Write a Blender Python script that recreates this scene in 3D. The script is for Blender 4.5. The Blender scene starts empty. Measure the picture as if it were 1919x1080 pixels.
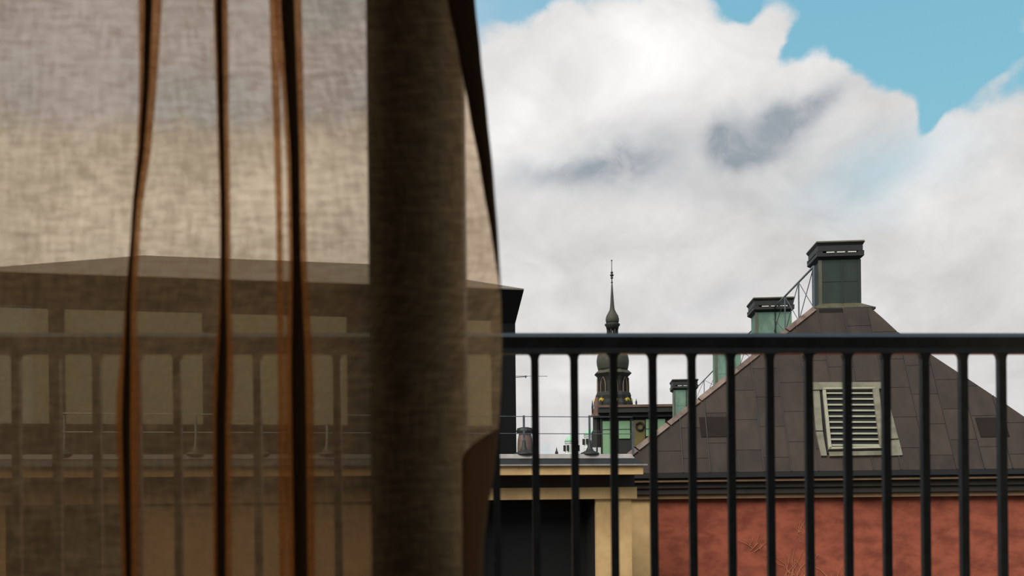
import bpy, math, random
from mathutils import Vector, Matrix
R = math.radians
random.seed(7)
S = bpy.context.scene
C = S.collection

# ------------------------------------------------------------------ camera
W, H, F = 1919.0, 1080.0, 1866.0
HY = 935.0                      # horizon row: the camera is level, the frame is shifted upward
ROLL = R(0.6)
CAM = Vector((0, 0, 0.65))
cd = bpy.data.cameras.new('camera')
cam = bpy.data.objects.new('camera', cd); C.objects.link(cam)
cd.sensor_width = 36.0; cd.sensor_fit = 'HORIZONTAL'
cd.lens = F / W * 36.0
cd.shift_y = (HY - H / 2) / W
cam.location = CAM; cam.rotation_euler = (math.pi / 2, ROLL, 0)
cd.clip_start = 0.02; cd.clip_end = 2000
cd.dof.use_dof = True; cd.dof.focus_distance = 18.0; cd.dof.aperture_fstop = 4.2
S.camera = cam
S.view_settings.view_transform = 'Standard'; S.view_settings.look = 'None'
S.view_settings.gamma = 1; S.view_settings.exposure = 0.0
S.view_settings.use_curve_mapping = False
MC = Matrix.Rotation(ROLL, 3, 'Y') @ Matrix.Rotation(math.pi / 2, 3, 'X')

def ray(px, py): return MC @ Vector(((px - W / 2) / F, (HY - py) / F, -1.0))
def at(px, py, Y):
    d = ray(px, py); return CAM + d * (Y / d.y)
def lin(r, g, b):
    f = lambda c: (c / 255 / 12.92) if c / 255 <= 0.04045 else ((c / 255 + 0.055) / 1.055) ** 2.4
    return (f(r), f(g), f(b), 1.0)

# ------------------------------------------------------------------ sky
class NT:
    def __init__(s, tree): s.t = tree; s.n = tree.nodes; s.l = tree.links
    def node(s, typ, **kw):
        n = s.n.new(typ)
        for k, v in kw.items(): setattr(n, k, v)
        return n
    def put(s, sock, v):
        if v is None: return
        if hasattr(v, 'is_output'): s.l.new(v, sock)
        else: sock.default_value = v
    def m(s, op, a, b=None, c=None, clamp=False):
        n = s.node('ShaderNodeMath', operation=op, use_clamp=clamp)
        s.put(n.inputs[0], a); s.put(n.inputs[1], b); s.put(n.inputs[2], c)
        return n.outputs[0]
    def dot(s, a, v):
        n = s.node('ShaderNodeVectorMath', operation='DOT_PRODUCT')
        s.put(n.inputs[0], a); s.put(n.inputs[1], v); return n.outputs['Value']
    def noise(s, vec, scale, detail=4, rough=0.55, dist=0.0):
        n = s.node('ShaderNodeTexNoise'); s.put(n.inputs['Vector'], vec)
        n.inputs['Scale'].default_value = scale; n.inputs['Detail'].default_value = detail
        n.inputs['Roughness'].default_value = rough; n.inputs['Distortion'].default_value = dist
        return n.outputs['Fac']
    def smooth(s, v, a, b, lo=0.0, hi=1.0):
        n = s.node('ShaderNodeMapRange', interpolation_type='SMOOTHSTEP'); s.put(n.inputs[0], v)
        for i, q in zip((1, 2, 3, 4), (a, b, lo, hi)): s.put(n.inputs[i], q)
        return n.outputs[0]
    def mix(s, f, a, b, blend='MIX'):
        n = s.node('ShaderNodeMix', data_type='RGBA', blend_type=blend)
        s.put(n.inputs[0], f); s.put(n.inputs[6], a); s.put(n.inputs[7], b); return n.outputs[2]
    def mapping(s, vec, scale):
        n = s.node('ShaderNodeMapping'); s.put(n.inputs[0], vec); n.inputs['Scale'].default_value = scale
        return n.outputs[0]

world = bpy.data.worlds.new('sky'); S.world = world; world.use_nodes = True
k = NT(world.node_tree); k.n.clear()
D = k.node('ShaderNodeTexCoord').outputs['Generated']
wob = k.node('ShaderNodeTexNoise'); k.put(wob.inputs['Vector'], D)
wob.inputs['Scale'].default_value = 11; wob.inputs['Detail'].default_value = 5
wv = k.node('ShaderNodeVectorMath', operation='MULTIPLY_ADD')
k.put(wv.inputs[0], wob.outputs['Color']); wv.inputs[1].default_value = (0.07,) * 3; wv.inputs[2].default_value = (0, 0, 0)
wv2 = k.node('ShaderNodeVectorMath', operation='SUBTRACT'); k.put(wv2.inputs[0], wv.outputs[0]); wv2.inputs[1].default_value = (0.035,) * 3
wv3 = k.node('ShaderNodeVectorMath', operation='ADD'); k.put(wv3.inputs[0], D); k.put(wv3.inputs[1], wv2.outputs[0])
DW = wv3.outputs[0]                                   # direction, billowed a little
def lobe(px, py, ra, rb, ang=0.0, amp=1.0, vec=None):
    a = R(ang); c, s_ = math.cos(a), math.sin(a)
    def ax(dx, dy):
        e = (ray(px + dx, py + dy).normalized() - ray(px - dx, py - dy).normalized()) / 2
        return e / e.length_squared
    e1 = ax(ra * c, -ra * s_); e2 = ax(-rb * s_, -rb * c)
    cc = ray(px, py).normalized()
    p = k.m('SUBTRACT', k.dot(vec or DW, tuple(e1)), cc.dot(e1)); q = k.m('SUBTRACT', k.dot(vec or DW, tuple(e2)), cc.dot(e2))
    r2 = k.m('ADD', k.m('MULTIPLY', p, p), k.m('MULTIPLY', q, q))
    return k.m('MULTIPLY', k.m('POWER', 0.3679, r2), amp)
def add(*v):
    o = v[0]
    for x in v[1:]: o = k.m('ADD', o, x)
    return o
n1 = k.noise(D, 5.5, 9, 0.55, 0.5)
n2 = k.noise(k.mapping(D, (1.0, 1.0, 1.5)), 9, 7, 0.55, 0.5)
n3 = k.noise(D, 22, 6, 0.62, 0.6)
n4 = k.noise(D, 60, 5, 0.65, 0.4)
cover = add(k.m('MULTIPLY', n1, 0.75), k.m('MULTIPLY', k.m('SUBTRACT', n3, 0.5), 0.30), k.m('MULTIPLY', k.m('SUBTRACT', n4, 0.5), 0.22), 0.10,
            lobe(1250, 420, 900, 420, 0, 0.55, D), lobe(300, 420, 600, 170, 6, 0.45),
            lobe(1030, 130, 120, 110, 0, 0.3), lobe(1420, 70, 90, 75, 10, 0.45), lobe(1570, 135, 70, 50, 35, 0.35),
            lobe(1690, 195, 48, 42, 0, 0.30), lobe(1850, 270, 90, 75, 0, 0.35), lobe(1922, 70, 46, 60, 30, 0.72), lobe(1875, 155, 60, 26, 20, 0.45), lobe(1498, 75, 24, 55, -32, -0.55), lobe(1640, 100, 80, 36, -38, -0.45),
            lobe(1690, 40, 265, 135, -24, -1.0), lobe(1870, 90, 140, 90, 0, -0.60), lobe(1752, 215, 26, 62, -14, -0.75),
            lobe(1385, -18, 42, 44, 0, -0.8), lobe(955, -35, 150, 48, 0, -0.95),
            lobe(300, 40, 560, 185, 5, -0.75), lobe(600, 90, 180, 110, 20, -0.40))
alpha = k.smooth(cover, 0.28, 0.64)
bright = add(0.70, k.m('MULTIPLY', k.m('SUBTRACT', n2, 0.5), 0.55), k.m('MULTIPLY', k.m('SUBTRACT', n3, 0.5), 0.15),
             lobe(1180, 110, 380, 130, 15, 0.24, D), lobe(960, 230, 110, 60, 20, 0.13), lobe(1860, 330, 130, 110, 0, 0.12),
             lobe(280, 400, 460, 140, 8, 0.34),
             lobe(1040, 185, 80, 45, 25, -0.10))
bright = k.m('MINIMUM', k.m('MAXIMUM', bright, 0.5), 1.02)
dark = k.m('MINIMUM', add(lobe(1362, 262, 44, 40, 60, 0.95), lobe(1480, 228, 88, 36, 28, 1.0), lobe(1400, 290, 60, 22, 15, 0.4), lobe(1560, 175, 60, 22, 30, 0.35), lobe(1150, 306, 130, 44, 8, 0.85), lobe(1000, 330, 90, 34, 0, 0.20), lobe(1230, 200, 90, 40, 10, 0.12), lobe(1040, 150, 60, 30, 30, 0.10),
                          lobe(1240, 350, 120, 40, -10, 0.28), lobe(1360, 560, 110, 28, 5, 0.14)), 0.85)
ccol = k.node('ShaderNodeCombineColor')
k.put(ccol.inputs[0], bright); k.put(ccol.inputs[1], k.m('MULTIPLY', bright, 0.985)); k.put(ccol.inputs[2], k.m('MULTIPLY', bright, 0.975))
dark = k.m('MULTIPLY', dark, k.smooth(n3, 0.30, 0.62, 0.55, 1.0))
cloud = k.mix(dark, ccol.outputs[0], lin(134, 147, 158))
sx = k.node('ShaderNodeSeparateXYZ'); k.put(sx.inputs[0], D)
blue = k.mix(k.smooth(sx.outputs[2], 0.02, 0.75), lin(150, 204, 220), lin(104, 170, 200))
veil = k.mix(lobe(1650, 320, 150, 60, 10, 0.42), cloud, blue)                     # thin cloud with blue showing through
haze = k.m('MULTIPLY', k.m('MINIMUM', lobe(250, 60, 520, 230, 4, 2.2), 1.0), k.smooth(n2, 0.25, 0.6, 0.72, 1.0))                                          # thin grey-blue veil of cloud
sky = k.mix(alpha, k.mix(haze, blue, lin(218, 220, 238)), veil)
sky = k.mix(k.smooth(sx.outputs[2], -0.03, 0.0, 1, 0), sky, lin(90, 88, 86))
bg = k.node('ShaderNodeBackground'); k.put(bg.inputs[0], sky); bg.inputs[1].default_value = 1.0
k.l.new(bg.outputs[0], k.node('ShaderNodeOutputWorld').inputs[0])

# soft sun lamp added to brighten the facades, over the left shoulder
sd = bpy.data.lights.new('fill_sun', 'SUN'); sd.energy = 3.8; sd.angle = R(50); sd.color = (1, 0.94, 0.85)
fill_sun = bpy.data.objects.new('fill_sun', sd); C.objects.link(fill_sun)
fill_sun.rotation_euler = Vector((0.55, 0.75, -0.95)).to_track_quat('-Z', 'Y').to_euler()
S.cycles.transparent_max_bounces = 24

# ------------------------------------------------------------------ materials
MATS = {}
def material(name, col, rough=0.7, metal=0.0, var=0.0, vscale=3.0, col2=None, stretch=(1, 1, 1), bump=0.0, bscale=30.0, spec=0.5, thr=(0.35, 0.68)):
    m = bpy.data.materials.new(name); m.use_nodes = True; t = NT(m.node_tree)
    b = m.node_tree.nodes['Principled BSDF']
    b.inputs['Roughness'].default_value = rough; b.inputs['Metallic'].default_value = metal
    b.inputs['Specular IOR Level'].default_value = spec
    co = t.node('ShaderNodeTexCoord').outputs['Object']
    c = col if len(col) == 4 else (*col, 1)
    if col2 or var:
        c2 = col2 or tuple(x * (1 - var) for x in c[:3]) + (1,)
        nz = t.noise(t.mapping(co, stretch), vscale, 8, 0.62, 0.2)
        t.put(b.inputs['Base Color'], t.mix(t.smooth(nz, *thr), c, c2))
    else: b.inputs['Base Color'].default_value = c
    if bump:
        bn = t.node('ShaderNodeBump'); bn.inputs['Strength'].default_value = bump
        t.put(bn.inputs['Height'], t.noise(co, bscale, 5)); bn.inputs['Distance'].default_value = 0.01
        t.put(b.inputs['Normal'], bn.outputs[0])
    MATS[name] = m; return m
material('black_metal', lin(82, 87, 94), 0.27, 0, 0.4, 9, bump=0.1, bscale=60, spec=0.9)
material('frame_wood', lin(58, 44, 36), 0.6, 0, 0.35, 6, stretch=(6, 6, 0.6))
material('plaster_room', lin(226, 220, 210), 0.9, 0, 0.1, 2)
material('floor_wood', lin(150, 118, 86), 0.5, 0, 0.4, 4, stretch=(1, 8, 1))
material('facade_plaster', lin(150, 135, 112), 0.9, 0, 0.2, 1.5, bump=0.2)
material('stone_slab', lin(196, 188, 176), 0.9, 0, 0.25, 4, bump=0.2)
material('asphalt', lin(70, 68, 66), 0.95, 0, 0.3, 1)
material('roof_sheet', lin(62, 52, 47), 0.75, 0, 0, 1.7, col2=lin(50, 42, 38), stretch=(1.5, 1, 0.6), bump=0.15, bscale=8, spec=0.2)
material('roof_sheet_b', lin(57, 48, 43), 0.75, 0, 0, 2.1, col2=lin(67, 56, 50), stretch=(1.5, 1, 0.6), bump=0.15, bscale=8, spec=0.2)
material('roof_sheet_dark', lin(40, 33, 29), 0.8, 0, 0.3, 3, spec=0.1)
material('seam_metal', lin(46, 39, 35), 0.55, 0, 0.2, 4)
material('coping', lin(128, 108, 94), 0.45, 0, 0, 2.5, col2=lin(74, 50, 42))
material('copper_green', lin(112, 140, 122), 0.75, 0, 0, 2.6, col2=lin(80, 106, 92), stretch=(1, 1, 0.5))
material('copper_dull', lin(36, 50, 42), 0.7, 0, 0, 2.2, col2=lin(29, 37, 32), stretch=(1, 1, 0.5))
material('copper_trim_lit', lin(92, 90, 72), 0.7, 0, 0.3, 4)
material('cap_metal', lin(30, 31, 28), 0.6, 0, 0.4, 4)
material('cap_edge', lin(84, 78, 58), 0.6, 0, 0.4, 5)
material('red_plaster', lin(156, 85, 64), 0.95, 0, 0, 2.4, col2=lin(120, 62, 48), stretch=(1, 1, 1.6), bump=0.35, bscale=14, spec=0.2)
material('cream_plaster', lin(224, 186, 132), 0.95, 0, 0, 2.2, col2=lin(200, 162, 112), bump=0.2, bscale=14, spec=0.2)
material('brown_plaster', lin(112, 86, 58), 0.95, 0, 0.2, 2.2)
material('lit_edge', lin(205, 205, 195), 0.6)
material('eave_brown', lin(50, 42, 34), 0.8, 0, 0.25, 3)
material('eave_tan', lin(128, 98, 70), 0.8, 0, 0.25, 3)
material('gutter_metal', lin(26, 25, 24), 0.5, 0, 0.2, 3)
material('hatch_pale', lin(116, 112, 95), 0.75, 0, 0, 4, col2=lin(90, 85, 68))
material('louvre_pale', lin(146, 142, 122), 0.7, 0, 0.15, 6)
material('void_dark', lin(16, 16, 16), 0.95)
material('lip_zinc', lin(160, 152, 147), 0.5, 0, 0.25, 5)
material('black_sheet', lin(18, 18, 19), 0.7, 0, 0.25, 2, spec=0.15)
material('penthouse_roof', lin(104, 94, 84), 0.6, 0, 0.2, 2)
material('window_pale', lin(244, 228, 200), 0.8, 0, 0.1, 2)
material('tower_copper', lin(66, 62, 48), 0.7, 0, 0, 1.2, col2=lin(48, 50, 40))
material('tower_dark', lin(34, 32, 28), 0.75, 0, 0.35, 1)
material('tower_tan', lin(120, 100, 78), 0.8, 0, 0.3, 1)
material('gilding', lin(205, 172, 60), 0.4, 0.3)
material('mint_wall', lin(122, 156, 118), 0.8, 0, 0.15, 1.5)
material('mint_far', lin(150, 190, 160), 0.8, 0, 0.15, 0.4)
material('pale_far', lin(200, 205, 198), 0.9, 0, 0.1, 0.3)
material('olive', lin(98, 88, 42), 0.7, 0, 0.3, 2)
material('brown_roof', lin(104, 78, 64), 0.75, 0, 0.3, 2)
material('vent_brown', lin(98, 80, 70), 0.55, 0, 0.3, 4)
material('dry_stem', lin(176, 112, 80), 0.9)
material('brass', lin(120, 95, 50), 0.35, 0.8)

def glass(name):
    m = bpy.data.materials.new(name); m.use_nodes = True; t = NT(m.node_tree); t.n.clear()
    fr = t.node('ShaderNodeFresnel'); fr.inputs[0].default_value = 1.45
    tr = t.node('ShaderNodeBsdfTransparent'); tr.inputs[0].default_value = (0.94, 0.96, 0.95, 1)
    gl = t.node('ShaderNodeBsdfGlossy'); gl.inputs['Roughness'].default_value = 0.02
    mx = t.node('ShaderNodeMixShader'); t.l.new(fr.outputs[0], mx.inputs[0]); t.l.new(tr.outputs[0], mx.inputs[1]); t.l.new(gl.outputs[0], mx.inputs[2])
    t.l.new(mx.outputs[0], t.node('ShaderNodeOutputMaterial').inputs[0]); MATS[name] = m
glass('window_glass')

def linen(name, open_, tint, scat, tl=0.8):
    m = bpy.data.materials.new(name); m.use_nodes = True; t = NT(m.node_tree); t.n.clear()
    uv = t.node('ShaderNodeUVMap').outputs[0]
    h = t.noise(t.mapping(uv, (26, 120, 1)), 1.0, 5, 0.65, 0.4)        # weft slubs
    v = t.noise(t.mapping(uv, (120, 24, 1)), 1.0, 5, 0.65, 0.4)        # warp slubs
    b = t.noise(t.mapping(uv, (5, 5, 1)), 1.0, 4, 0.6)
    f = add2(t, t.m('MULTIPLY', h, 0.5), t.m('MULTIPLY', v, 0.4), t.m('MULTIPLY', b, 0.25))
    dens = t.smooth(f, 0.44, 0.74, open_ * 1.34, open_ * 0.58)
    tr = t.node('ShaderNodeBsdfTransparent'); tr.inputs[0].default_value = tint
    df = t.node('ShaderNodeBsdfDiffuse'); df.inputs[0].default_value = scat
    ts = t.node('ShaderNodeBsdfTranslucent'); ts.inputs[0].default_value = scat
    s1 = t.node('ShaderNodeMixShader'); s1.inputs[0].default_value = tl; t.l.new(df.outputs[0], s1.inputs[1]); t.l.new(ts.outputs[0], s1.inputs[2])
    s2 = t.node('ShaderNodeMixShader'); t.put(s2.inputs[0], dens); t.l.new(s1.outputs[0], s2.inputs[1]); t.l.new(tr.outputs[0], s2.inputs[2])
    t.l.new(s2.outputs[0], t.node('ShaderNodeOutputMaterial').inputs[0]); MATS[name] = m
def add2(t, *v):
    o = v[0]
    for x in v[1:]: o = t.m('ADD', o, x)
    return o
linen('linen', 0.51, (0.99, 0.79, 0.60, 1), (1.0, 0.62, 0.31, 1), 0.84)
linen('linen_double', 0.10, (0.85, 0.8, 0.72, 1), (0.58, 0.45, 0.33, 1), 0.42)
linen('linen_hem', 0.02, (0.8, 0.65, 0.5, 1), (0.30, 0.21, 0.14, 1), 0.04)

# ------------------------------------------------------------------ mesh helpers
class MB:
    def __init__(s): s.v = []; s.f = []; s.uv = None
    def add(s, vs, fs):
        o = len(s.v); s.v += [tuple(p) for p in vs]; s.f += [tuple(i + o for i in q) for q in fs]; return s
    def hexa(s, p):        # bottom 4 (ccw seen from above), top 4
        return s.add(p, [(3, 2, 1, 0), (4, 5, 6, 7), (0, 1, 5, 4), (1, 2, 6, 5), (2, 3, 7, 6), (3, 0, 4, 7)])
    def box(s, x0, x1, y0, y1, z0, z1):
        return s.hexa([(x0, y0, z0), (x1, y0, z0), (x1, y1, z0), (x0, y1, z0), (x0, y0, z1), (x1, y0, z1), (x1, y1, z1), (x0, y1, z1)])
    def frustum(s, r0, z0, r1, z1):
        f = lambda r, z: [(r[0], r[2], z), (r[1], r[2], z), (r[1], r[3], z), (r[0], r[3], z)]
        return s.hexa(f(r0, z0) + f(r1, z1))
    def prism(s, poly, off):   # poly: 3d points, off: extrusion vector
        n = len(poly); a = [Vector(p) for p in poly]; b = [p + Vector(off) for p in a]
        return s.add(a + b, [tuple(range(n)), tuple(range(2 * n - 1, n - 1, -1))] + [((i + 1) % n, i, n + i, n + (i + 1) % n) for i in range(n)])
    def tube(s, pts, r, seg=8):
        pts = [Vector(p) for p in pts]; rs = r if isinstance(r, (list, tuple)) else [r] * len(pts)
        vs = []
        for i, p in enumerate(pts):
            d = (pts[min(i + 1, len(pts) - 1)] - pts[max(i - 1, 0)]).normalized()
            a = d.cross(Vector((0, 0, 1)) if abs(d.z) < 0.9 else Vector((1, 0, 0))).normalized(); b = d.cross(a)
            vs += [p + (a * math.cos(2 * math.pi * j / seg) + b * math.sin(2 * math.pi * j / seg)) * rs[i] for j in range(seg)]
        n = len(pts)
        fs = [(i * seg + j, i * seg + (j + 1) % seg, (i + 1) * seg + (j + 1) % seg, (i + 1) * seg + j) for i in range(n - 1) for j in range(seg)]
        fs += [tuple(range(seg - 1, -1, -1)), tuple((n - 1) * seg + j for j in range(seg))]
        return s.add(vs, fs)
    def lathe(s, prof, cx=0, cy=0, seg=20, rot=0.0):     # prof: (r,z) bottom to top
        vs = []
        for r, z in prof: vs += [(cx + r * math.cos(rot + 2 * math.pi * j / seg), cy + r * math.sin(rot + 2 * math.pi * j / seg), z) for j in range(seg)]
        n = len(prof)
        fs = [(i * seg + j, i * seg + (j + 1) % seg, (i + 1) * seg + (j + 1) % seg, (i + 1) * seg + j) for i in range(n - 1) for j in range(seg)]
        fs += [tuple(range(seg - 1, -1, -1)), tuple((n - 1) * seg + j for j in range(seg))]
        return s.add(vs, fs)
    def build(s, name, mat, parent=None, smooth=False):
        me = bpy.data.meshes.new(name); me.from_pydata(s.v, [], s.f); me.update()
        me.materials.append(MATS[mat])
        if smooth:
            for p in me.polygons: p.use_smooth = True
        o = bpy.data.objects.new(name, me); C.objects.link(o)
        if parent: o.parent = parent
        return o
def tag(o, label, cat=None, group=None, kind=None):
    o['label'] = label
    if cat: o['category'] = cat
    if group: o['group'] = group
    if kind: o['kind'] = kind
    return o
def thing(name, label, cat, loc=(0, 0, 0), rz=0.0, group=None):
    o = bpy.data.objects.new(name, None); C.objects.link(o); o.location = loc; o.rotation_euler = (0, 0, rz)
    return tag(o, label, cat, group)
G = -14.0                       # street level below the balcony
class Frame:                    # local axes of a yawed building: u along the front, v into depth, z above the street
    def __init__(s, px, Y, yaw):
        p = at(px, HY, Y); s.o = Vector((p.x, p.y, G)); s.rz = -yaw
        s.R = Matrix.Rotation(yaw, 3, 'Z')            # world -> local
        s.c = s.R @ (CAM - s.o)
    def hit(s, px, py, p, n):
        d = s.R @ ray(px, py); n = Vector(n); p = Vector(p)
        return s.c + d * ((p - s.c).dot(n) / d.dot(n))
    def on(s, px, py, v=0.0): return s.hit(px, py, (0, v, 0), (0, 1, 0))
    def u(s, px, v=0.0, py=850): return s.on(px, py, v).x
    def z(s, px, py, v=0.0): return s.on(px, py, v).z

# ------------------------------------------------------------------ the room and the balcony
YC = 1.50                       # curtain
YF = 1.545                      # inner face of the window frame
X0, X1, Y0, Z1 = -2.2, 2.0, -2.6, 2.75
def struct(name, mb, mat, label):
    o = mb.build(name, mat); tag(o, label, kind='structure'); return o
struct('floor', MB().box(X0, X1, Y0, 1.60, -0.2, 0), 'floor_wood', 'dark wooden floor of the room')
struct('ceiling', MB().box(X0, X1, Y0, 1.60, Z1, Z1 + 0.2), 'plaster_room', 'plain plaster ceiling of the room')
struct('wall_left', MB().box(X0 - 0.2, X0, Y0, 1.60, -0.2, Z1 + 0.2), 'plaster_room', 'plain plaster wall beside the curtain')
struct('wall_right', MB().box(X1, X1 + 0.2, Y0, 1.60, -0.2, Z1 + 0.2), 'plaster_room', 'plain plaster wall opposite the curtain side')
struct('wall_back', MB().box(X0 - 0.2, X1 + 0.2, Y0 - 0.2, Y0, -0.2, Z1 + 0.2), 'plaster_room', 'plain plaster wall behind the room')
OX0, OX1, OZ1 = -1.45, 1.55, 2.35        # the opening to the balcony
wf = MB()
wf.box(-7, OX0, 1.60, 1.85, G, 7); wf.box(OX1, 7, 1.60, 1.85, G, 7)
wf.box(OX0, OX1, 1.60, 1.85, OZ1, 7); wf.box(OX0, OX1, 1.60, 1.85, G, 0.0)
struct('wall_front', wf, 'facade_plaster', 'plastered outer wall around the balcony opening')
w1 = thing('window_1', 'dark wooden balcony window frame with a wide upright post behind curtain', None); w1['kind'] = 'structure'
pl, pr = at(691, 500, YF).x, at(869, 500, YF).x
def fr_box(name, x0, x1, z0, z1, y0=YF, y1=YF + 0.11):
    return MB().box(x0, x1, y0, y1, z0, z1).build(name, 'frame_wood', w1)
fr_box('post', pl, pr, 0.0, OZ1)
fr_box('jamb', OX0, OX0 + 0.09, 0, OZ1); fr_box('jamb', OX1 - 0.09, OX1, 0, OZ1)
fr_box('head', OX0 + 0.09, pl, OZ1 - 0.09, OZ1); fr_box('head', pr, OX1 - 0.09, OZ1 - 0.09, OZ1)
fr_box('sill', OX0 + 0.09, pl, 0.0, 0.12); fr_box('threshold', pr, OX1 - 0.09, 0.0, 0.03)
MB().box(OX0 + 0.09, pl, YF + 0.05, YF + 0.054, 0.12, OZ1 - 0.09).build('pane', 'window_glass', w1)

RY, RYAW = 2.62, R(-1.5)        # railing: its right end runs slightly away
struct('balcony_floor', MB().box(-2.6, 2.6, 1.85, 2.95, -0.22, -0.02), 'stone_slab', 'grey stone balcony slab under the railing')
rl = thing('balcony_railing', 'black metal balcony railing with square top rail and upright bars', 'railing', (0, RY, -0.02), -RYAW)
rz0 = at(960, 626, RY).z + 0.02; rz1 = at(960, 664, RY).z + 0.02
def chamfer_bar(x0, x1, yc, z0, z1, d, b):
    prof = [(-d + b, z0), (d - b, z0), (d, z0 + b), (d, z1 - b), (d - b, z1), (-d + b, z1), (-d, z1 - b), (-d, z0 + b)]
    return MB().prism([(x0, yc + y, z) for y, z in prof], (x1 - x0, 0, 0))
tr_ = chamfer_bar(-2.45, 2.45, 0, -(rz0 - rz1) / 2, (rz0 - rz1) / 2, 0.026, 0.012).build('top_rail', 'black_metal', rl)
tr_.location = (0, 0, (rz0 + rz1) / 2); tr_.rotation_euler = (0, R(0.36), 0)     # the old rail sags a little to one side
chamfer_bar(-2.45, 2.45, 0, 0.09, 0.12, 0.015, 0.004).build('bottom_rail', 'black_metal', rl)
bx0 = (1152.5 - W / 2) / F * RY; pitch = 73.84 / F * RY
hw = 0.0098
bm = MB(); prof = []
for z, w in ((0.12, hw), (rz1 - 0.016, hw), (rz1 - 0.008, hw + 0.0015), (rz1 - 0.003, hw + 0.004), (rz1, hw + 0.009)):
    prof.append([(-w, -hw, z), (w, -hw, z), (w, hw, z), (-w, hw, z)])
for a, b in zip(prof, prof[1:]): bm.hexa(a + b)
bars = []
for i in range(-25, 17):
    x = bx0 + i * pitch
    if abs(x) > 2.42: continue
    if not bars: o = bm.build('baluster', 'black_metal', rl)
    else: o = bars[0].copy(); C.objects.link(o)
    o.location = (x, 0, -x * math.tan(R(0.36))); bars.append(o)
for x in (-2.44, 2.44): MB().box(x - 0.015, x + 0.015, -0.015, 0.015, 0, rz1).build('post', 'black_metal', rl)

# ------------------------------------------------------------------ curtain
def lerp(tab, y):
    if y <= tab[0][0]:
        (a, b), (c, d) = tab[0], tab[1]
        return b + (d - b) * max(-1.5, (y - a) / (c - a)) * 0.6
    for (a, b), (c, d) in zip(tab, tab[1:]):
        if y <= c:
            t = (y - a) / (c - a); t = t * t * (3 - 2 * t) * 0.35 + t * 0.65
            return b + (d - b) * t
    return tab[-1][1]
PXM = YC / F
def X(px): return (px - W / 2) * PXM
EDGE = [(0, 899), (110, 909), (210, 919), (330, 930), (450, 938), (540, 942), (640, 944), (720, 941), (800, 936), (880, 927), (960, 913), (1020, 905), (1080, 903)]
HEM = [(0, 848), (110, 869), (210, 887), (330, 908), (450, 927), (540, 940), (575, 943.2)]
FOLDS = [  # centre px by row, width px by row, layers
    ([(0, -130), (1080, -140)], [(0, 22), (1080, 30)], 3, 1.0),
    ([(0, 294), (150, 288), (260, 280), (400, 263), (560, 251), (800, 244), (1080, 246)], [(0, 22), (200, 15), (420, 8), (560, 10), (750, 24), (1080, 16)], 3, 0.7),
    ([(0, 425), (200, 427), (400, 429), (600, 427), (800, 420), (1080, 418)], [(0, 13), (300, 10), (520, 9), (700, 19), (1080, 18)], 3, 1.0),
    ([(0, 524), (400, 530), (1080, 530)], [(0, 8), (300, 6), (450, 5), (1080, 6)], 3, 0),
    ([(0, 552), (300, 563), (600, 565), (1080, 566)], [(0, 26), (300, 18), (500, 17), (700, 28), (1080, 26)], 3, 1.0),
]
rows = 90; z_top, z_bot = 2.40, 0.02
cols = None; verts = []; uvs = []
def row_at(z):
    y = HY - (z - CAM.z) / PXM
    xe = X(lerp(EDGE, y))
    pts = [(X(-820), 0.0)]
    def go(x1, dy1, n, wave=0.0):
        x0, d0 = pts[-1]
        for i in range(1, n + 1):
            t = i / n; e = t * t * (3 - 2 * t)
            pts.append((x0 + (x1 - x0) * t, d0 + (dy1 - d0) * e - wave * math.sin(math.pi * t)))
    for c, w, layers, pw in FOLDS:
        xc, hwid = X(lerp(c, y)), max(0.0012, lerp(w, y) * PXM / 2)
        go(xc + hwid, 0.0, 14, 0.010)
        dy = 0.0032; fac = (1.75, 1.9, 1.2)
        for L in range(layers - 1):
            s = 1 if L % 2 == 0 else -1
            d = -dy * L
            pts.append((xc + s * (hwid * fac[L] + 0.0006), d - dy / 2))
            go(xc - s * hwid * fac[L + 1], -dy * (L + 1), 4)
    go(xe, -0.002, 8, 0.002)
    return pts, z
for j in range(rows + 1):
    pts, z = row_at(z_top + (z_bot - z_top) * j / rows)
    cols = len(pts); s = 0.0; prev = None
    for i, (x, d) in enumerate(pts):
        if prev: s += math.hypot(x - prev[0], d - prev[1])
        prev = (x, d)
        verts.append((x, YC + d, z)); uvs.append((s, z))
faces = [(j * cols + i, (j + 1) * cols + i, (j + 1) * cols + i + 1, j * cols + i + 1) for j in range(rows) for i in range(cols - 1)]
def cloth(name, verts, faces, uvs, mat, parent):
    me = bpy.data.meshes.new(name); me.from_pydata(verts, [], faces); me.update(); me.materials.append(MATS[mat])
    ul = me.uv_layers.new(name='UVMap')
    for lp in me.loops: ul.data[lp.index].uv = uvs[lp.vertex_index]
    for p in me.polygons: p.use_smooth = True
    o = bpy.data.objects.new(name, me); C.objects.link(o); o.parent = parent; return o
ct = thing('curtain', 'sheer beige linen curtain hanging in upright folds in front of the window', 'curtain', (0, 0, 0))
cloth('curtain_panel', verts, faces, uvs, 'linen', ct)
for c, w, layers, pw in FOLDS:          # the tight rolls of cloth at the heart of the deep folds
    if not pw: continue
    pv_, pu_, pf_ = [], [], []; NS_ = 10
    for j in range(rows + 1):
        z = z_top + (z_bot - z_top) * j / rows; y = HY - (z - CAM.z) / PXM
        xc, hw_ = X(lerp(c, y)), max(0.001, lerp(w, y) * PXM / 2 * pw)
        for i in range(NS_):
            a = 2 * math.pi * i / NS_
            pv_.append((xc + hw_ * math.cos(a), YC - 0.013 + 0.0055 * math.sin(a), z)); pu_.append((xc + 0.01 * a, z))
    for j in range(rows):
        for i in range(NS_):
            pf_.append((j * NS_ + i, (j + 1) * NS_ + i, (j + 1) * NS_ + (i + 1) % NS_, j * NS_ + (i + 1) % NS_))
    cloth('pleat', pv_, pf_, pu_, 'linen_hem', ct)
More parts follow.
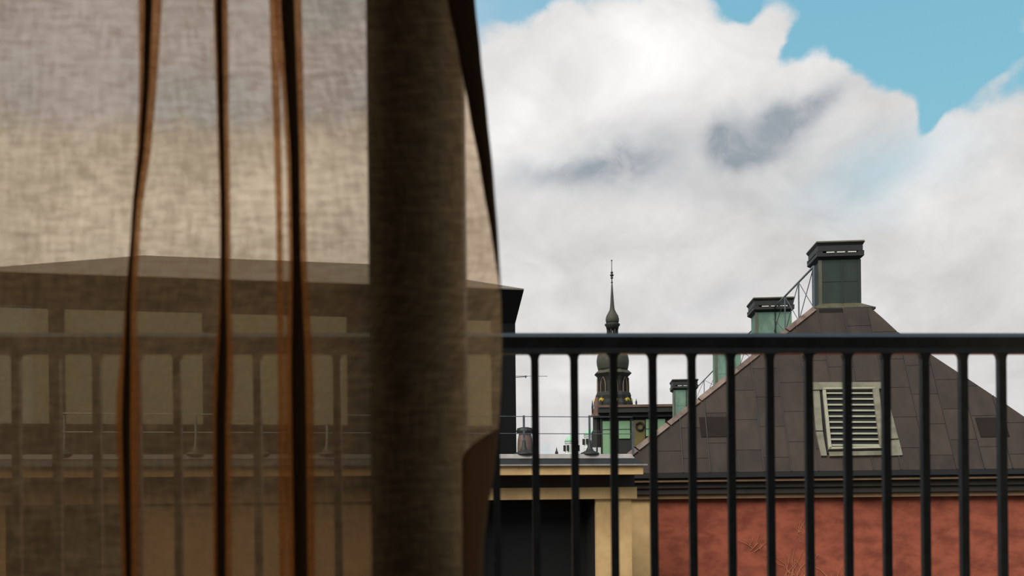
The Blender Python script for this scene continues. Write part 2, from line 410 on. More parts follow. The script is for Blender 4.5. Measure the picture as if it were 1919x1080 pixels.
HEM2 = [(804, 934), (824, 900), (845, 872), (865, 866), (1080, 866)]
def hem(tab, ytop, ybot, label, mat, hr=60):
    hv, hu, hf = [], [], []
    za, zb = CAM.z + (HY - ytop) * PXM, CAM.z + (HY - ybot) * PXM
    for j in range(hr + 1):
        z = za + (zb - za) * j / hr; y = HY - (z - CAM.z) / PXM
        a, b = X(lerp(tab, y)), X(lerp(EDGE, y)) + 0.0008
        for d in (-0.011, -0.007):
            for t in (0, 0.33, 0.67, 1):
                hv.append((a + (b - a) * t, YC + d - 0.004 * math.sin(t * 5), z)); hu.append((a + (b - a) * t, z))
    for j in range(hr):
        o0, o1 = j * 8, (j + 1) * 8
        for t in range(3):
            hf.append((o0 + t, o1 + t, o1 + t + 1, o0 + t + 1)); hf.append((o0 + 4 + t, o0 + 5 + t, o1 + 5 + t, o1 + 4 + t))
        hf.append((o0, o0 + 4, o1 + 4, o1)); hf.append((o0 + 3, o1 + 3, o1 + 7, o0 + 7))
    cloth('folded_hem', hv, hf, hu, mat, ct)['label'] = label
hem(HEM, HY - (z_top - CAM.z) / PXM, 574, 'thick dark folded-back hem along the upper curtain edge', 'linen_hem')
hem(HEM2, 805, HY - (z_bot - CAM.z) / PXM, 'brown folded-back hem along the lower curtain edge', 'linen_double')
rod = thing('curtain_rod', 'brass curtain rod along the head of the window', 'curtain rod', (0, 0, 0))
MB().tube([(X0, YC - 0.03, 2.43), (X1, YC - 0.03, 2.43)], 0.014, 12).build('rod', 'brass', rod, True)

# ------------------------------------------------------------------ street
struct('ground', MB().box(-400, 400, 1.85, 700, G - 1, G), 'asphalt', 'grey street level far below the balcony')

# ------------------------------------------------------------------ red building
rb = Frame(1567, 17.4, R(4.5))
red = thing('red_building', 'red plastered house with dark sheet metal hip roof', 'building', rb.o, rb.rz)
PH = R(58); VE = -0.36
ZE = rb.z(1567, 883, VE)
nrm = Vector((0, -math.sin(PH), math.cos(PH))); ep = Vector((0, VE, ZE))
def slope(px, py): return rb.hit(px, py, ep, nrm)
def ab(p): return (p.x, (p.y - VE) / math.cos(PH))                 # slope plane coords
def from_ab(a, b, h=0.0): return Vector((a, VE + b * math.cos(PH), ZE + b * math.sin(PH))) + nrm * h
OUT = [ab(slope(x, y)) for x, y in ((1215, 822), (1525, 577), (1632, 577), (1655, 597), (1682, 622), (1745, 665), (1800, 701), (1865, 744), (1919, 781))]
dl = (OUT[1][0] - OUT[0][0], OUT[1][1] - OUT[0][1]); a_l = OUT[0][0] - dl[0] * OUT[0][1] / dl[1]
dr = (OUT[-1][0] - OUT[-2][0], OUT[-1][1] - OUT[-2][1]); a_r = OUT[-1][0] - dr[0] * OUT[-1][1] / dr[1]
OUT = [(a_l, 0.0)] + OUT + [(a_r, 0.0)]
roof = MB().prism([from_ab(a, b, -0.012) for a, b in reversed(OUT)], (0, 34, 0)).build('roof', 'roof_sheet_dark', red)
UL, UR = a_l + 0.15, a_r - 0.2
MB().box(UL, UR, 0.0, 34, 0, ZE - 0.02).build('wall', 'red_plaster', red)
# cornice, from the gutter down
def band(name, y0, y1, v, mat, x0=None, x1=None):
    return MB().box(UL - 0.1 if x0 is None else x0, UR + 0.1 if x1 is None else x1, v, 0.0, rb.z(1567, y1, v), rb.z(1567, y0, v)).build(name, mat, red)
band('gutter', 883, 892.5, -0.38, 'gutter_metal'); band('fascia', 892.5, 897, -0.31, 'eave_brown')
band('eave_moulding', 897, 900.5, -0.33, 'eave_tan'); band('soffit', 900.5, 912, -0.24, 'eave_brown')
band('soffit_step', 912, 923.5, -0.19, 'eave_brown'); band('cornice_moulding', 923.5, 932.5, -0.13, 'eave_tan')
MB().box(rb.u(1140, -0.05), rb.u(1228, -0.05), -0.05, 0.0, 0, rb.z(1567, 924, -0.05)).build('corner_pilaster', 'cream_plaster', red)
# roof sheets between standing seams
def clip(poly, inside, cut):
    out = []
    for i, p in enumerate(poly):
        q = poly[(i + 1) % len(poly)]; ip, iq = inside(p), inside(q)
        if ip: out.append(p)
        if ip != iq: out.append(cut(p, q))
    return out
def clip_line(poly, p0, p1):        # keep the right-hand side of p0->p1
    f = lambda p: (p1[0] - p0[0]) * (p[1] - p0[1]) - (p1[1] - p0[1]) * (p[0] - p0[0])
    def cut(p, q):
        t = f(p) / (f(p) - f(q)); return (p[0] + (q[0] - p[0]) * t, p[1] + (q[1] - p[1]) * t)
    return clip(poly, lambda p: f(p) <= 1e-9, cut)
def in_roof(poly):                  # the outline is slightly concave at the right: clip by columns of its upper edge
    up = OUT
    def top(a):
        for (x0, y0), (x1, y1) in zip(up, up[1:]):
            if x0 <= a <= x1: return y0 + (y1 - y0) * (a - x0) / max(1e-9, x1 - x0)
        return -1
    (x0, y0), (x1, _), (_, y1), _ = poly[0], poly[1], poly[2], poly[3]
    xs = sorted({x0, x1, *[p[0] for p in up if x0 < p[0] < x1]})
    pts = [(x, min(y1, top(x))) for x in xs]
    if max(p[1] for p in pts) <= y0 + 0.03: return None
    o = []
    for (xa, ta), (xb, tb) in zip(pts, pts[1:]):
        if (ta < y0) != (tb < y0) or (ta < y1) != (tb < y1):
            t_a, t_b = top(xa), top(xb)
            for lev in (y0, y1):
                if (t_a - lev) * (t_b - lev) < 0: o.append((xa + (xb - xa) * (lev - t_a) / (t_b - t_a), lev))
    pts = [p for p in sorted(pts + o) if p[1] >= y0 - 1e-6]
    if len(pts) < 2: return None
    return [(pts[0][0], y0), (pts[-1][0], y0)] + [p for p in reversed(pts) if p[1] > y0 + 1e-6]
pitch_a = ab(slope(1483, 884))[0] - ab(slope(1432, 884))[0]
a0 = ab(slope(1432, 884))[0]
hatch_a0, hatch_a1 = ab(slope(1541, 858))[0], ab(slope(1690, 858))[0]
ci = 0
for c in range(-7, 14):
    xa, xb = a0 + c * pitch_a, a0 + (c + 1) * pitch_a
    b0 = 0.0; first = [0.30, 0.62, 0.46][c % 3]; r_i = 0
    while b0 < 3.6:
        b1 = b0 + (first if r_i == 0 else 0.66)
        xa_, xb_ = max(xa, OUT[0][0]), min(xb, OUT[-1][0])
        poly = in_roof([(xa_ + 0.006, b0 + 0.004), (xb_ - 0.006, b0 + 0.004), (xb_ - 0.006, b1 - 0.004), (xa_ + 0.006, b1 - 0.004)]) if xb_ - xa_ > 0.05 else None
        if poly and len(poly) >= 3:
            mat = ['roof_sheet', 'roof_sheet_b'][(c * 5 + r_i * 3) % 7 % 2]
            MB().prism([from_ab(a, b, 0.0) for a, b in poly], -nrm * 0.010).build('roof_sheet', mat, roof)
        b0 = b1; r_i += 1
    tp = None
    for (x0, y0), (x1, y1) in zip(OUT, OUT[1:]):
        if x0 <= xb <= x1: tp = y0 + (y1 - y0) * (xb - x0) / (x1 - x0)
    if tp and tp > 0.1:
        q = [from_ab(xb - 0.006, 0, 0), from_ab(xb + 0.006, 0, 0), from_ab(xb + 0.006, tp - 0.02, 0), from_ab(xb - 0.006, tp - 0.02, 0)]
        MB().prism([p + nrm * 0.022 for p in q], -nrm * 0.022).build('standing_seam', 'seam_metal', roof)
# verge coping along the left hip
for i in range(7):
    t0, t1 = i / 7, (i + 1) / 7 - 0.006
    p0 = Vector((a_l + (OUT[2][0] - a_l) * t0, OUT[2][1] * t0)); p1 = Vector((a_l + (OUT[2][0] - a_l) * t1, OUT[2][1] * t1))
    d = (p1 - p0).normalized(); nn = Vector((d.y, -d.x)) * 0.085
    MB().prism([from_ab(*(q), 0.035) for q in (p0 + nn, p1 + nn, p1 - nn * 0.15, p0 - nn * 0.15)], -nrm * 0.05).build('hip_coping', 'coping', red)
# dark stain patches, laid on the roof as thin sheets
for x0, x1, y0, y1 in ((1314, 1364, 782, 820), (1838, 1882, 783, 820)):
    a, b = ab(slope(x0, y1)); c_, d_ = ab(slope(x1, y0))
    MB().prism([from_ab(a, b, 0.012), from_ab(c_ , b, 0.012), from_ab(c_ - 0.01, d_, 0.012), from_ab(a - 0.01, d_, 0.012)], -nrm * 0.02).build('stain_patch', 'roof_sheet_dark', red)
# louvred hatch
def quad(pts, h0, h1):
    ps = [ab(slope(*p)) for p in pts]
    return MB().prism([from_ab(a, b, h1) for a, b in ps], -nrm * (h1 - h0))
lh = quad([(1549, 852), (1655, 850), (1640, 728), (1533, 728)], 0.0, 0.03).build('louvre_hatch', 'void_dark', red); lh['label'] = 'pale green louvred vent hatch in the roof'
quad([(1538, 857), (1549, 857), (1541, 812), (1528, 812)], 0.0, 0.045).build('flashing', 'hatch_pale', lh)
quad([(1528, 810), (1541, 810), (1535, 735), (1522, 735)], 0.0, 0.045).build('flashing', 'hatch_pale', lh)
quad([(1554, 858), (1655, 856), (1653, 848), (1552, 850)], 0.0, 0.05).build('flashing', 'hatch_pale', lh)
quad([(1660, 857), (1691, 855), (1684, 826), (1657, 828)], 0.0, 0.03).build('flashing', 'hatch_pale', lh)
quad([(1656, 825), (1683, 824), (1669, 770), (1649, 772)], 0.0, 0.03).build('flashing', 'hatch_pale', lh)
quad([(1522, 735), (1652, 733), (1650, 721), (1520, 721)], 0.0, 0.07).build('head_flashing', 'hatch_pale', lh)
quad([(1647, 844), (1658, 844), (1645, 733), (1633, 733)], 0.0, 0.085).build('frame', 'hatch_pale', lh)
quad([(1551, 847), (1557, 846), (1546, 736), (1540, 736)], 0.0, 0.085).build('frame', 'louvre_pale', lh)
quad([(1552, 847), (1654, 845), (1653, 841), (1552, 843)], 0.0, 0.085).build('frame', 'louvre_pale', lh)
quad([(1541, 735), (1638, 734), (1638, 731), (1541, 732)], 0.0, 0.085).build('frame', 'louvre_pale', lh)
NS = 10
for i in range(NS):
    t = (i + 0.75) / NS; y = 733 + 108 * t
    xl, xr = 1545 + 12 * t, 1636 + 13 * t
    pl_, pr_ = slope(xl, y), slope(xr, y)
    MB().prism([pl_ + nrm * 0.075 + Vector((0, 0, -0.022)), pr_ + nrm * 0.075 + Vector((0, 0, -0.022)), pr_ + nrm * 0.035 + Vector((0, 0, 0.026)), pl_ + nrm * 0.035 + Vector((0, 0, 0.026))], Vector((0, 0.006, 0.006))).build('louvre_slat', 'louvre_pale', lh)

# chimneys along the ridge that runs away behind the apex
RZ = from_ab(*OUT[2]).z; RV = from_ab(*OUT[2]).y; RU0, RU1 = OUT[2][0], OUT[3][0]; RUC = (RU0 + RU1) / 2
def chimney(label, x0, x1, ycap, ybody, ybase, v, xl, mat, dep, flash=False):
    """x0..x1: front face in pixels at depth v; ycap / ybody: top of cap / top of body"""
    u0, u1 = rb.u(x0, v, ybody), rb.u(x1, v, ybody); zt = rb.z((x0 + x1) / 2, ycap, v); zb_ = rb.z((x0 + x1) / 2, ybody, v)
    z0 = RZ - 0.9 if not flash else RZ; w = u1 - u0; ch = zt - zb_
    h = w / 2; hd = dep / 2; Hb = zb_ - z0; k_ = w / 0.72
    t = MB().box(-h, h, -hd, hd, 0, Hb).build('chimney', mat, red); t.location = ((u0 + u1) / 2, v + dep / 2, z0); t['label'] = label
    for s in (-1, 1):
        MB().box(s * h - 0.03, s * h + 0.03, -hd - 0.012, -hd + 0.05, 0, Hb).build('corner_trim', 'copper_trim_lit' if s < 0 else mat, t)  # left trim in tan: light from the left put into its colour
    MB().box(-0.014 + 0.04, 0.014 + 0.04, -hd - 0.012, -hd, 0, Hb).build('seam', 'cap_metal' if not flash else mat, t)
    MB().box(-h, h, -hd - 0.006, -hd, Hb * 0.55, Hb * 0.55 + 0.012).build('seam', mat, t)
    o = 0.075 * k_
    c1 = MB().frustum((-h, h, -hd, hd), Hb, (-h - o, h + o, -hd - o, hd + o), Hb + ch * 0.16)
    c1.box(-h - o, h + o, -hd - o, hd + o, Hb + ch * 0.16, Hb + ch * 0.34); c1.build('collar', 'cap_metal', t)
    for sx_ in (-1, -0.25, 0.3, 1):
        for sy in (-1, 1):
            MB().box(sx_ * (h + o * .3) - 0.06 * k_, sx_ * (h + o * .3) + 0.06 * k_, sy * (hd + o * .3) - 0.03, sy * (hd + o * .3) + 0.03, Hb + ch * 0.34, Hb + ch * 0.46).build('cap_support', 'cap_metal', t)
    for a_, b_ in ((-.72, -.32), (-.18, .22), (.38, .8)): MB().box(a_ * h, b_ * h, -hd - o - 0.012, -hd - o * .9, Hb + ch * 0.34, Hb + ch * 0.40).build('collar_glint', 'lit_edge', t)  # pale dashes paint the light caught along the collar's lip
    cp = MB().box(-h - o * .75, h + o * .75, -hd - o * .75, hd + o * .75, Hb + ch * 0.46, Hb + ch * 0.76)
    cp.frustum((-h - o * .75, h + o * .75, -hd - o * .75, hd + o * .75), Hb + ch * 0.76, (-h - o * 1.2, h + o * 1.2, -hd - o * 1.2, hd + o * 1.2), Hb + ch * 0.92)
    cp.build('cap', 'cap_metal', t)
    MB().frustum((-h - o * 1.2, h + o * 1.2, -hd - o * 1.2, hd + o * 1.2), Hb + ch * 0.92, (-h - o * 1.05, h + o * 1.05, -hd - o * 1.05, hd + o * 1.05), Hb + ch).build('cap_top', 'cap_edge', t)
    if flash:
        MB().frustum((-h - 0.20, h + 0.25, -hd - 0.14, hd + 0.1), -0.01, (-h, h, -hd, hd), 0.10).build('flashing', 'cap_edge', t)
        MB().box(-h - 0.21, h + 0.26, -hd - 0.15, hd + 0.12, -0.05, -0.01).build('flashing_edge', 'cap_metal', t)
    return t
chimney('tall dark green copper chimney on the peak of the dark roof', 1537, 1610, 453, 487, 575, RV + 0.14, 1527, 'copper_dull', 0.72, True)
chimney('mint green copper chimney next behind the tall dark one on the roof ridge', 1418, 1481, 558, 585, 640, RV + 4.2, 1412, 'copper_green', 0.8)
chimney('mint green copper chimney between its two lower neighbours, cap level with the railing', 1342, 1386, 634, 656, 700, RV + 9.5, 1335, 'copper_green', 0.8)
chimney('lowest mint green copper chimney farthest along the roof ridge', 1264, 1304, 711, 731, 770, RV + 18, 1258, 'copper_green', 1.0)
# handrail of the ridge walkway
RHU = RU0 + 0.02
def rpt(v, z): return (RHU, v, z)
pv = [RV + 0.06, RV + 1.45, RV + 2.9, RV + 4.8, RV + 7.2, RV + 10.2, RV + 14.0, RV + 18.5, RV + 24.0]
hgt = 0.80
hr_ = MB().tube([rpt(pv[0], RZ + hgt), rpt(pv[-1], RZ + hgt)], 0.022, 8).build('ridge_handrail', 'black_metal', red); hr_['label'] = 'thin dark handrail with crossed braces along the roof ridge'
for v in pv: MB().tube([rpt(v, RZ - 0.1), rpt(v, RZ + hgt)], 0.016, 6).build('post', 'black_metal', hr_)
for v, w in zip(pv, pv[1:]):
    MB().tube([rpt(v, RZ + hgt), rpt(w, RZ)], 0.009, 5).build('brace', 'black_metal', hr_)
    MB().tube([rpt(v, RZ), rpt(w, RZ + hgt)], 0.009, 5).build('brace', 'black_metal', hr_)
# dried vine on the red wall
vn = MB()
for bx, by, n, sp, hh in ((1500, 1088, 12, 22, 70), (1478, 1088, 7, 10, 75), (1420, 1030, 8, 18, 30), (1505, 1010, 8, 12, 35), (1572, 1088, 10, 22, 45)):
    for i in range(n):
        x, y = bx + random.uniform(-sp, sp) * 0.9, by + random.uniform(-14, 8); pts = []
        dx = random.gauss(0, sp) / 5
        for j in range(6):
            p = rb.on(x, y, -0.012); pts.append(tuple(p)); x += dx + random.uniform(-2, 2); dx *= random.uniform(0.6, 1.35); y -= hh / 6 * random.uniform(0.2, 1.2)
        vn.tube(pts, [0.006, 0.005, 0.0045, 0.004, 0.003, 0.002], 4)
vo = vn.build('dried_vine', 'dry_stem'); vo.location = rb.o; vo.rotation_euler = (0, 0, rb.rz)
tag(vo, 'pale dried vine stems clinging to the red plaster wall', 'vine')

# ------------------------------------------------------------------ cream building with the dark attic storey
cb = Frame(1150, 14.6, R(-12))
cream = thing('cream_building', 'cream plastered house with deep cornice and dark openings beside red house', 'building', cb.o, cb.rz)
CX = 1075
def cz(y, v): return cb.z(CX, y, v)
CL = cb.u(-260); DEP = 9.0
zf0 = cz(936, 0.0)
op = [(10, 265), (862, 1117)]
cuts = [CL] + [cb.u(x, 0, 1000) for o in op for x in o] + [cb.u(1184, 0, 1000)]
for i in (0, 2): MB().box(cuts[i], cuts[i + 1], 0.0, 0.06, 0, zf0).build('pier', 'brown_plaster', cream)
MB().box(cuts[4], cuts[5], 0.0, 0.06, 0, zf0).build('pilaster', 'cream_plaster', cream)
for i in (0, 2, 4): MB().box(cuts[i], cuts[i + 1] - 0.01, 0.06, 0.5, 0, zf0).build('jamb', 'void_dark', cream)
MB().box(cuts[0], cuts[5], 0.5, DEP, 0, zf0).build('inner_wall', 'void_dark', cream)
for i in (1, 3): MB().box(cuts[i], cuts[i + 1], 0.02, 0.5, 0, zf0 - 3.2).build('parapet', 'cream_plaster', cream)
ur = cb.u(1193, -0.06); um = cb.u(862, -0.42)
MB().box(um, ur, -0.06, DEP, zf0, cz(914, -0.06)).build('frieze', 'cream_plaster', cream)
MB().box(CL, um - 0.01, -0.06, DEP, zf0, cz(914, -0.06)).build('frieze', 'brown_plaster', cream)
MB().box(CL, ur - 0.02, -0.02, DEP, cz(914, -0.06), cz(890, -0.3)).build('soffit', 'eave_brown', cream)
uc = cb.u(1205, -0.42)
um = cb.u(862, -0.42)
MB().box(um, uc, -0.42, DEP, cz(890, -0.42), cz(873, -0.42)).build('cornice', 'cream_plaster', cream)
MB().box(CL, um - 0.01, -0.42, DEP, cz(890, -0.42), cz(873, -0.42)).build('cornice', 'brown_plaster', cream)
zg0, zg1 = cz(873, -0.46), cz(859, -0.42)
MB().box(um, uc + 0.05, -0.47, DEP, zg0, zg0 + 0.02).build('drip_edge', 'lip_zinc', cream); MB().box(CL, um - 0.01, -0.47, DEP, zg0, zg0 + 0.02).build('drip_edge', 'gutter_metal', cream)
rt = MB().frustum((CL, uc + 0.03, -0.45, DEP), zg0 + 0.02, (CL, uc - 0.10, -0.34, DEP), zg1); rt.build('gutter', 'gutter_metal', cream)
zr = cz(851, -0.34)
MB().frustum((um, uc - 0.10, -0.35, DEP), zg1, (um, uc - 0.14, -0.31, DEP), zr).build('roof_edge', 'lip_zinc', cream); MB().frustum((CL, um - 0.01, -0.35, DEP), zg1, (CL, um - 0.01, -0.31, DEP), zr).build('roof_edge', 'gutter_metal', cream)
# attic storey
va = 1.0
ua0, ua1 = cb.u(-43, va), cb.u(968, va); zw = cz(610, va); zwb = zr - 0.05
zt_, ve_ = cz(547, va - 0.32), va - 0.32
MB().box(ua0, ua1, va, va + 6, zwb, zw).build('attic_wall', 'black_sheet', cream)
ue0, ue1 = cb.u(-62, ve_), cb.u(985, ve_)
MB().frustum((ua0, ua1, va, va + 6), zw, (ue0, ue1, ve_, va + 6.3), zt_).build('attic_eave', 'black_sheet', cream)
vr = va + 2.6
ra, rb_ = cb.on(270, 495, vr), cb.on(690, 495, vr)
zrg = max(ra.z, rb_.z)
ar = MB(); vb = va + 6.3
zt2 = zt_ + 0.02
ar.add([(ue0, ve_, zt2), (ue1, ve_, zt2), (ue1, vb, zt2), (ue0, vb, zt2), (ra.x, vr, zrg), (rb_.x, vr, zrg),
        (ue0, ve_, zt_), (ue1, ve_, zt_), (ue1, vb, zt_), (ue0, vb, zt_)],
       [(0, 1, 5, 4), (1, 2, 5), (2, 3, 4, 5), (3, 0, 4), (6, 9, 8, 7), (0, 6, 7, 1), (1, 7, 8, 2), (2, 8, 9, 3), (3, 9, 6, 0)])
ar.build('attic_roof', 'penthouse_roof', cream)
for x0, x1 in ((-35, 98), (120, 385), (425, 655), (742, 925)):
    a, b = cb.u(x0, va), cb.u(x1, va); z0, z1 = cz(800, va), cz(598, va)
    wn = MB().box(a, b, va - 0.02, va + 0.02, z0, z1).build('window', 'window_pale', cream)  # plain pale panel filling the window
    MB().box(a, b, va - 0.05, va - 0.045, z0, z1).build('pane', 'window_glass', wn)
    for q in ((a - 0.03, a + 0.02, z0, z1), (b - 0.02, b + 0.03, z0, z1)): MB().box(q[0], q[1], va - 0.06, va, q[2], q[3]).build('window_frame', 'black_sheet', wn)
    MB().box(a - 0.03, b + 0.03, va - 0.06, va, z0 - 0.05, z0).build('window_frame', 'black_sheet', wn)
MB().tube([cb.on(960, 708, va + .3), cb.on(988, 706, va + .3)], 0.006, 5).build('antenna_rod', 'black_metal', cream)
MB().tube([cb.on(960, 705, va + .3), cb.on(1026, 705.5, va + .3)], 0.004, 5).build('antenna_rod', 'black_metal', cream)
MB().tube([cb.on(985, 704, va + .3), cb.on(985, 709, va + .3)], 0.008, 5).build('antenna_rod', 'black_metal', cream)
# guard rail on the roof edge
gr = None
vg = -0.22
for px in (1186, 1105, 982, 859, 736, 613, 490, 367, 244, 121):
    u = cb.u(px, vg, 820); zt = cb.z(px, 779 if px < 1150 else 790, vg)
    gr = MB().tube([(u, vg, zr), (u, vg, zt)], 0.016, 8).build('guard_rail_post', 'black_metal', cream)
    if px < 1150: MB().lathe([(0.15, zr - 0.005), (0.13, zr + 0.02), (0.06, zr + 0.05), (0.03, zr + 0.11), (0.022, zr + 0.2)], u, vg, 14).build('foot', 'cap_metal', gr, True)
ul_, ur_ = cb.u(100, vg), cb.u(1186, vg)
for y in (781, 813): MB().tube([(ul_, vg, cb.z(1000, y, vg)), (ur_, vg, cb.z(1000, y, vg))], 0.006, 6).build('guard_wire', 'black_metal', cream)
# vent on the roof
p = cb.on(984, 848, 0.35)
s_ = 15.0 / F
vt = MB().lathe([(14 * s_, 0), (14.5 * s_, 14 * s_), (13.5 * s_, 30 * s_), (11 * s_, 42 * s_), (10 * s_, 44 * s_)], 0, 0, 16).build('roof_vent', 'vent_brown', cream, True)
vt.location = (p.x, 0.35, zr); vt['label'] = 'small brown barrel-shaped roof vent with dark cap'
MB().lathe([(15 * s_, 42 * s_), (16 * s_, 46 * s_), (14 * s_, 51 * s_), (6 * s_, 53 * s_)], 0, 0, 16).build('cap', 'cap_metal', vt)

# ------------------------------------------------------------------ green panelled roof house behind
gb = Frame(1190, 40.0, R(3))
gh = thing('green_roof_house', 'dark flat-roofed dormer house with pale green panels behind the red roof', 'building', gb.o, gb.rz)
def gbox(name, x0, x1, y0, y1, v, mat, d=0.1, parent=gh):
    return MB().box(gb.u(x0, v), gb.u(x1, v), v, v + d, gb.z(1190, y1, v), gb.z(1190, y0, v)).build(name, mat, parent)
MB().box(gb.u(1127), gb.u(1420), 0, 5, 0, gb.z(1190, 770)).build('wall', 'tower_dark', gh)
gbox('roof_slab', 1122, 1424, 763, 773, -0.35, 'cap_metal', 5.4); gbox('roof_edge', 1123, 1424, 758.5, 763, -0.40, 'brown_roof', 5.4)
gbox('eave_step', 1125, 1422, 773, 782, -0.18, 'tower_dark', 5.2)
for x0, x1, y0, y1 in ((1130, 1148, 789, 858), (1160, 1181, 789, 822), (1211, 1219, 786, 818), (1233, 1247, 786, 805)):
    gp = gbox('panel', x0, x1, y0, y1, -0.05, 'mint_wall', 0.05)
    gbox('panel_bar', x0, x1, 804, 805.2, -0.06, 'tower_dark', 0.01, gp)
gbox('panel', 1187, 1209, 788, 838, -0.05, 'olive', 0.05)
rc = gb.on(1199, 799, -0.1); rr = 7 * 40 / F
MB().tube([(rc.x + rr * math.cos(t * .3142 * 2 / 2), rc.y, rc.z + rr * math.sin(t * .3142)) for t in range(21)], 0.045, 6).build('wheel_ornament', 'tower_dark', gh)
gbox('window_post', 1182, 1187, 782, 860, -0.08, 'tower_dark', 0.08)
# corner turret roof with pinnacle
pcn = gb.on(1116, 780, 0.2); s4 = 40.0 / F
MB().lathe([(13 * s4, gb.z(1116, 780)), (9 * s4, gb.z(1116, 774)), (6 * s4, gb.z(1116, 764)), (5 * s4, gb.z(1116, 756)), (3 * s4, gb.z(1116, 744))], gb.u(1120), 0.2, 8).build('turret_roof', 'brown_roof', gh)
MB().lathe([(10 * s4, 0.5), (10 * s4, gb.z(1116, 810)), (7 * s4, gb.z(1116, 806)), (7 * s4, gb.z(1116, 780))], gb.u(1119), 0.3, 8).build('turret', 'tower_dark', gh)
for px, y0, y1 in ((1111, 751, 776), (1193, 748, 760)):
    MB().lathe([(1.5 * s4, gb.z(px, y1)), (1.8 * s4, gb.z(px, (y0 + y1) / 2)), (0.7 * s4, gb.z(px, y0 + 3)), (0.3 * s4, gb.z(px, y0))], gb.u(px), -0.1, 8).build('pinnacle', 'tower_dark', gh)
gbox('side_panel', 1110, 1126, 838, 862, 0.1, 'pale_far', 0.1)

# ------------------------------------------------------------------ church tower
tb = Frame(1151, 90.0, 0.0)
tw = thing('church_tower', 'dark church tower with two onion domes and a needle spire', 'tower', tb.o, 0)
tm = 90.0 / F
def tz(y): return tb.z(1151, y)
def tl(name, prof, mat, seg=24, smooth=True, parent=tw, rot=0.0):
    return MB().lathe([(r * tm, tz(y)) for r, y in prof], 0, 0, seg, rot).build(name, mat, parent, smooth)
O8 = math.pi / 8
tl('shaft', [(37, 1000), (37, 762)], 'tower_dark', 8, False, rot=O8)
MB().lathe([(37 * tm, 0.0), (37 * tm, tz(999))], 0, 0, 8, O8).build('base', 'tower_dark', tw)
tl('drum_base', [(37, 762), (37, 757), (34, 750), (35, 743), (33, 738), (30, 735)], 'tower_dark', 8, False, rot=O8)
dm = tl('drum', [(28.5, 740), (28, 715), (30, 706)], 'tower_dark', 8, False, rot=O8)
tl('eave', [(30, 707), (36.5, 701.5), (34, 699), (30, 696), (28, 694.5)], 'tower_copper', 8, False, rot=O8)
tl('dome', [(27.5, 695), (28.5, 691), (30, 684), (30.5, 677), (29, 668), (25, 660), (18, 653), (12, 649), (10, 646)], 'tower_copper')
tl('lantern_base', [(13, 648), (14, 642), (13, 640)], 'tower_copper')
for i in range(8):
    a = i * math.pi / 4 + O8
    MB().lathe([(2.6 * tm, tz(641)), (2.2 * tm, tz(612))], 8.8 * tm * math.cos(a), 8.8 * tm * math.sin(a), 6).build('lantern_column', 'tower_dark', tw)
tl('lantern_head', [(11, 618), (12, 613), (14.5, 609.5), (14, 607.5), (11.5, 606)], 'tower_dark')
tl('onion', [(11, 607), (12.5, 602), (12.6, 598), (11, 592), (7.5, 586), (5, 581), (4, 575), (2.6, 555), (1.4, 535), (1.0, 531)], 'tower_copper')
fn = tl('finial', [(1.0, 533), (0.7, 510), (0.6, 488)], 'tower_dark', 8)
for y, r in ((529.5, 2.0), (521, 2.6), (516, 3.6), (511, 2.6), (488.5, 1.6)):
    tl('finial_ball', [(r * .3, y + r * .8), (r * .85, y + r * .4), (r, y), (r * .85, y - r * .4), (r * .3, y - r * .8)], 'tower_dark', 10, True, fn)
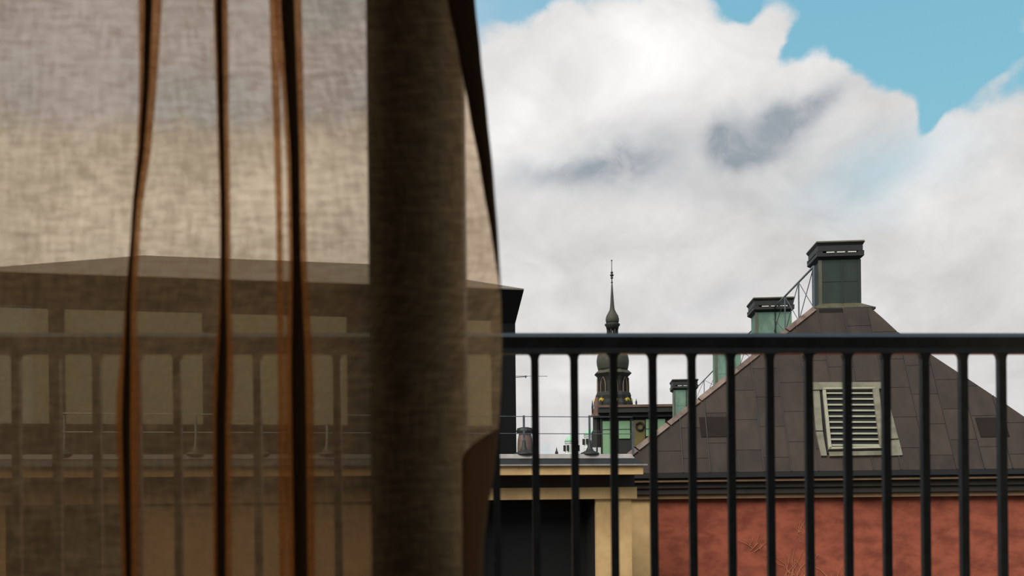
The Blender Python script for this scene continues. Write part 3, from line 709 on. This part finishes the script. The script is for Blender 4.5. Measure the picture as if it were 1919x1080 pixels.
for i in range(8):
    a = i * math.pi / 4 - math.pi / 2
    ap = 28.2 * tm * math.cos(O8); nx, ny = math.cos(a), math.sin(a); tx, ty = -ny, nx
    def fp(s, y, o=0.0): return Vector((nx * (ap + o) + tx * s * tm, ny * (ap + o) + ty * s * tm, tz(y)))
    arch = [(-5.4, 746), (-5.4, 724), (-4.2, 717), (-2.2, 712), (0, 709), (2.2, 712), (4.2, 717), (5.4, 724), (5.4, 746)]
    MB().prism([fp(s, y, 0.10) for s, y in arch], (-nx * 0.3, -ny * 0.3, 0)).build('bell_opening', 'void_dark', tw)
    MB().tube([fp(s * 1.05, y, 0.14) for s, y in arch], 0.05, 5).build('arch_trim', 'tower_tan', tw)
    MB().prism([fp(4.2 * math.cos(q), 752 + 4.2 * math.sin(q), 0.48) for q in [j * math.pi / 6 for j in range(12)]], (-nx * 0.3, -ny * 0.3, 0)).build('gilded_disc', 'gilding', tw)
    MB().prism([Vector((nx, ny, 0)) * (r * tm) + Vector((0, 0, tz(y))) + Vector((tx, ty, 0)) * 0.12 for r, y in ((27, 736), (33, 745), (36, 752), (37, 762), (27, 762))], (-tx * 0.24, -ty * 0.24, 0)).build('volute', 'tower_tan' if i == 6 else 'tower_dark', tw)

# ------------------------------------------------------------------ far cupolas
def cupola(px, label, Y, w, ytop, yd, name='church_cupola'):
    f = Frame(px, Y, 0.0); m_ = Y / F
    t = thing(name, label, 'dome', f.o, 0, 'distant green cupolas')
    z = lambda y: f.z(px, y)
    MB().lathe([(w * m_, 0.0), (w * m_, z(yd + 22)), (w * .9 * m_, z(yd + 20)), (w * .9 * m_, z(yd + 3)), (w * m_, z(yd + 2)), (w * m_, z(yd))], 0, 0, 12).build('drum', 'pale_far', t)
    h = yd - ytop
    MB().lathe([(w * m_, z(yd)), (w * .93 * m_, z(yd - h * .3)), (w * .7 * m_, z(yd - h * .62)), (w * .3 * m_, z(yd - h * .85)), (0.06 * w * m_, z(yd - h))], 0, 0, 16).build('dome', 'mint_far', t, True)
    for i in range(8):
        a = i * math.pi / 4 + 0.2; q = w * .9 * m_
        MB().box(-1.6 * m_, 1.6 * m_, -0.3, 0.3, z(yd + 17), z(yd + 6)).build('window', 'tower_dark', t)
        o = t.children[-1]; o.rotation_euler = (0, 0, a + math.pi / 2); o.location = (q * math.cos(a), q * math.sin(a), 0)
    return t
cupola(1072, 'smaller far green cupola on a pale drum, away from the dark dormer house', 150, 13, 815, 829)
cupola(1108, 'larger far green cupola on a pale drum, beside the dark dormer house', 140, 13, 803, 817)
fs = Frame(1044, 240, 0.0); m_ = 240 / F
st = thing('far_steeple', 'tiny grey steeple far away above the cream roof edge', 'steeple', fs.o)
MB().lathe([(3 * m_, 0), (3 * m_, fs.z(1044, 848)), (1.6 * m_, fs.z(1044, 845)), (0.2 * m_, fs.z(1044, 838))], 0, 0, 8).build('spire', 'tower_dark', st)
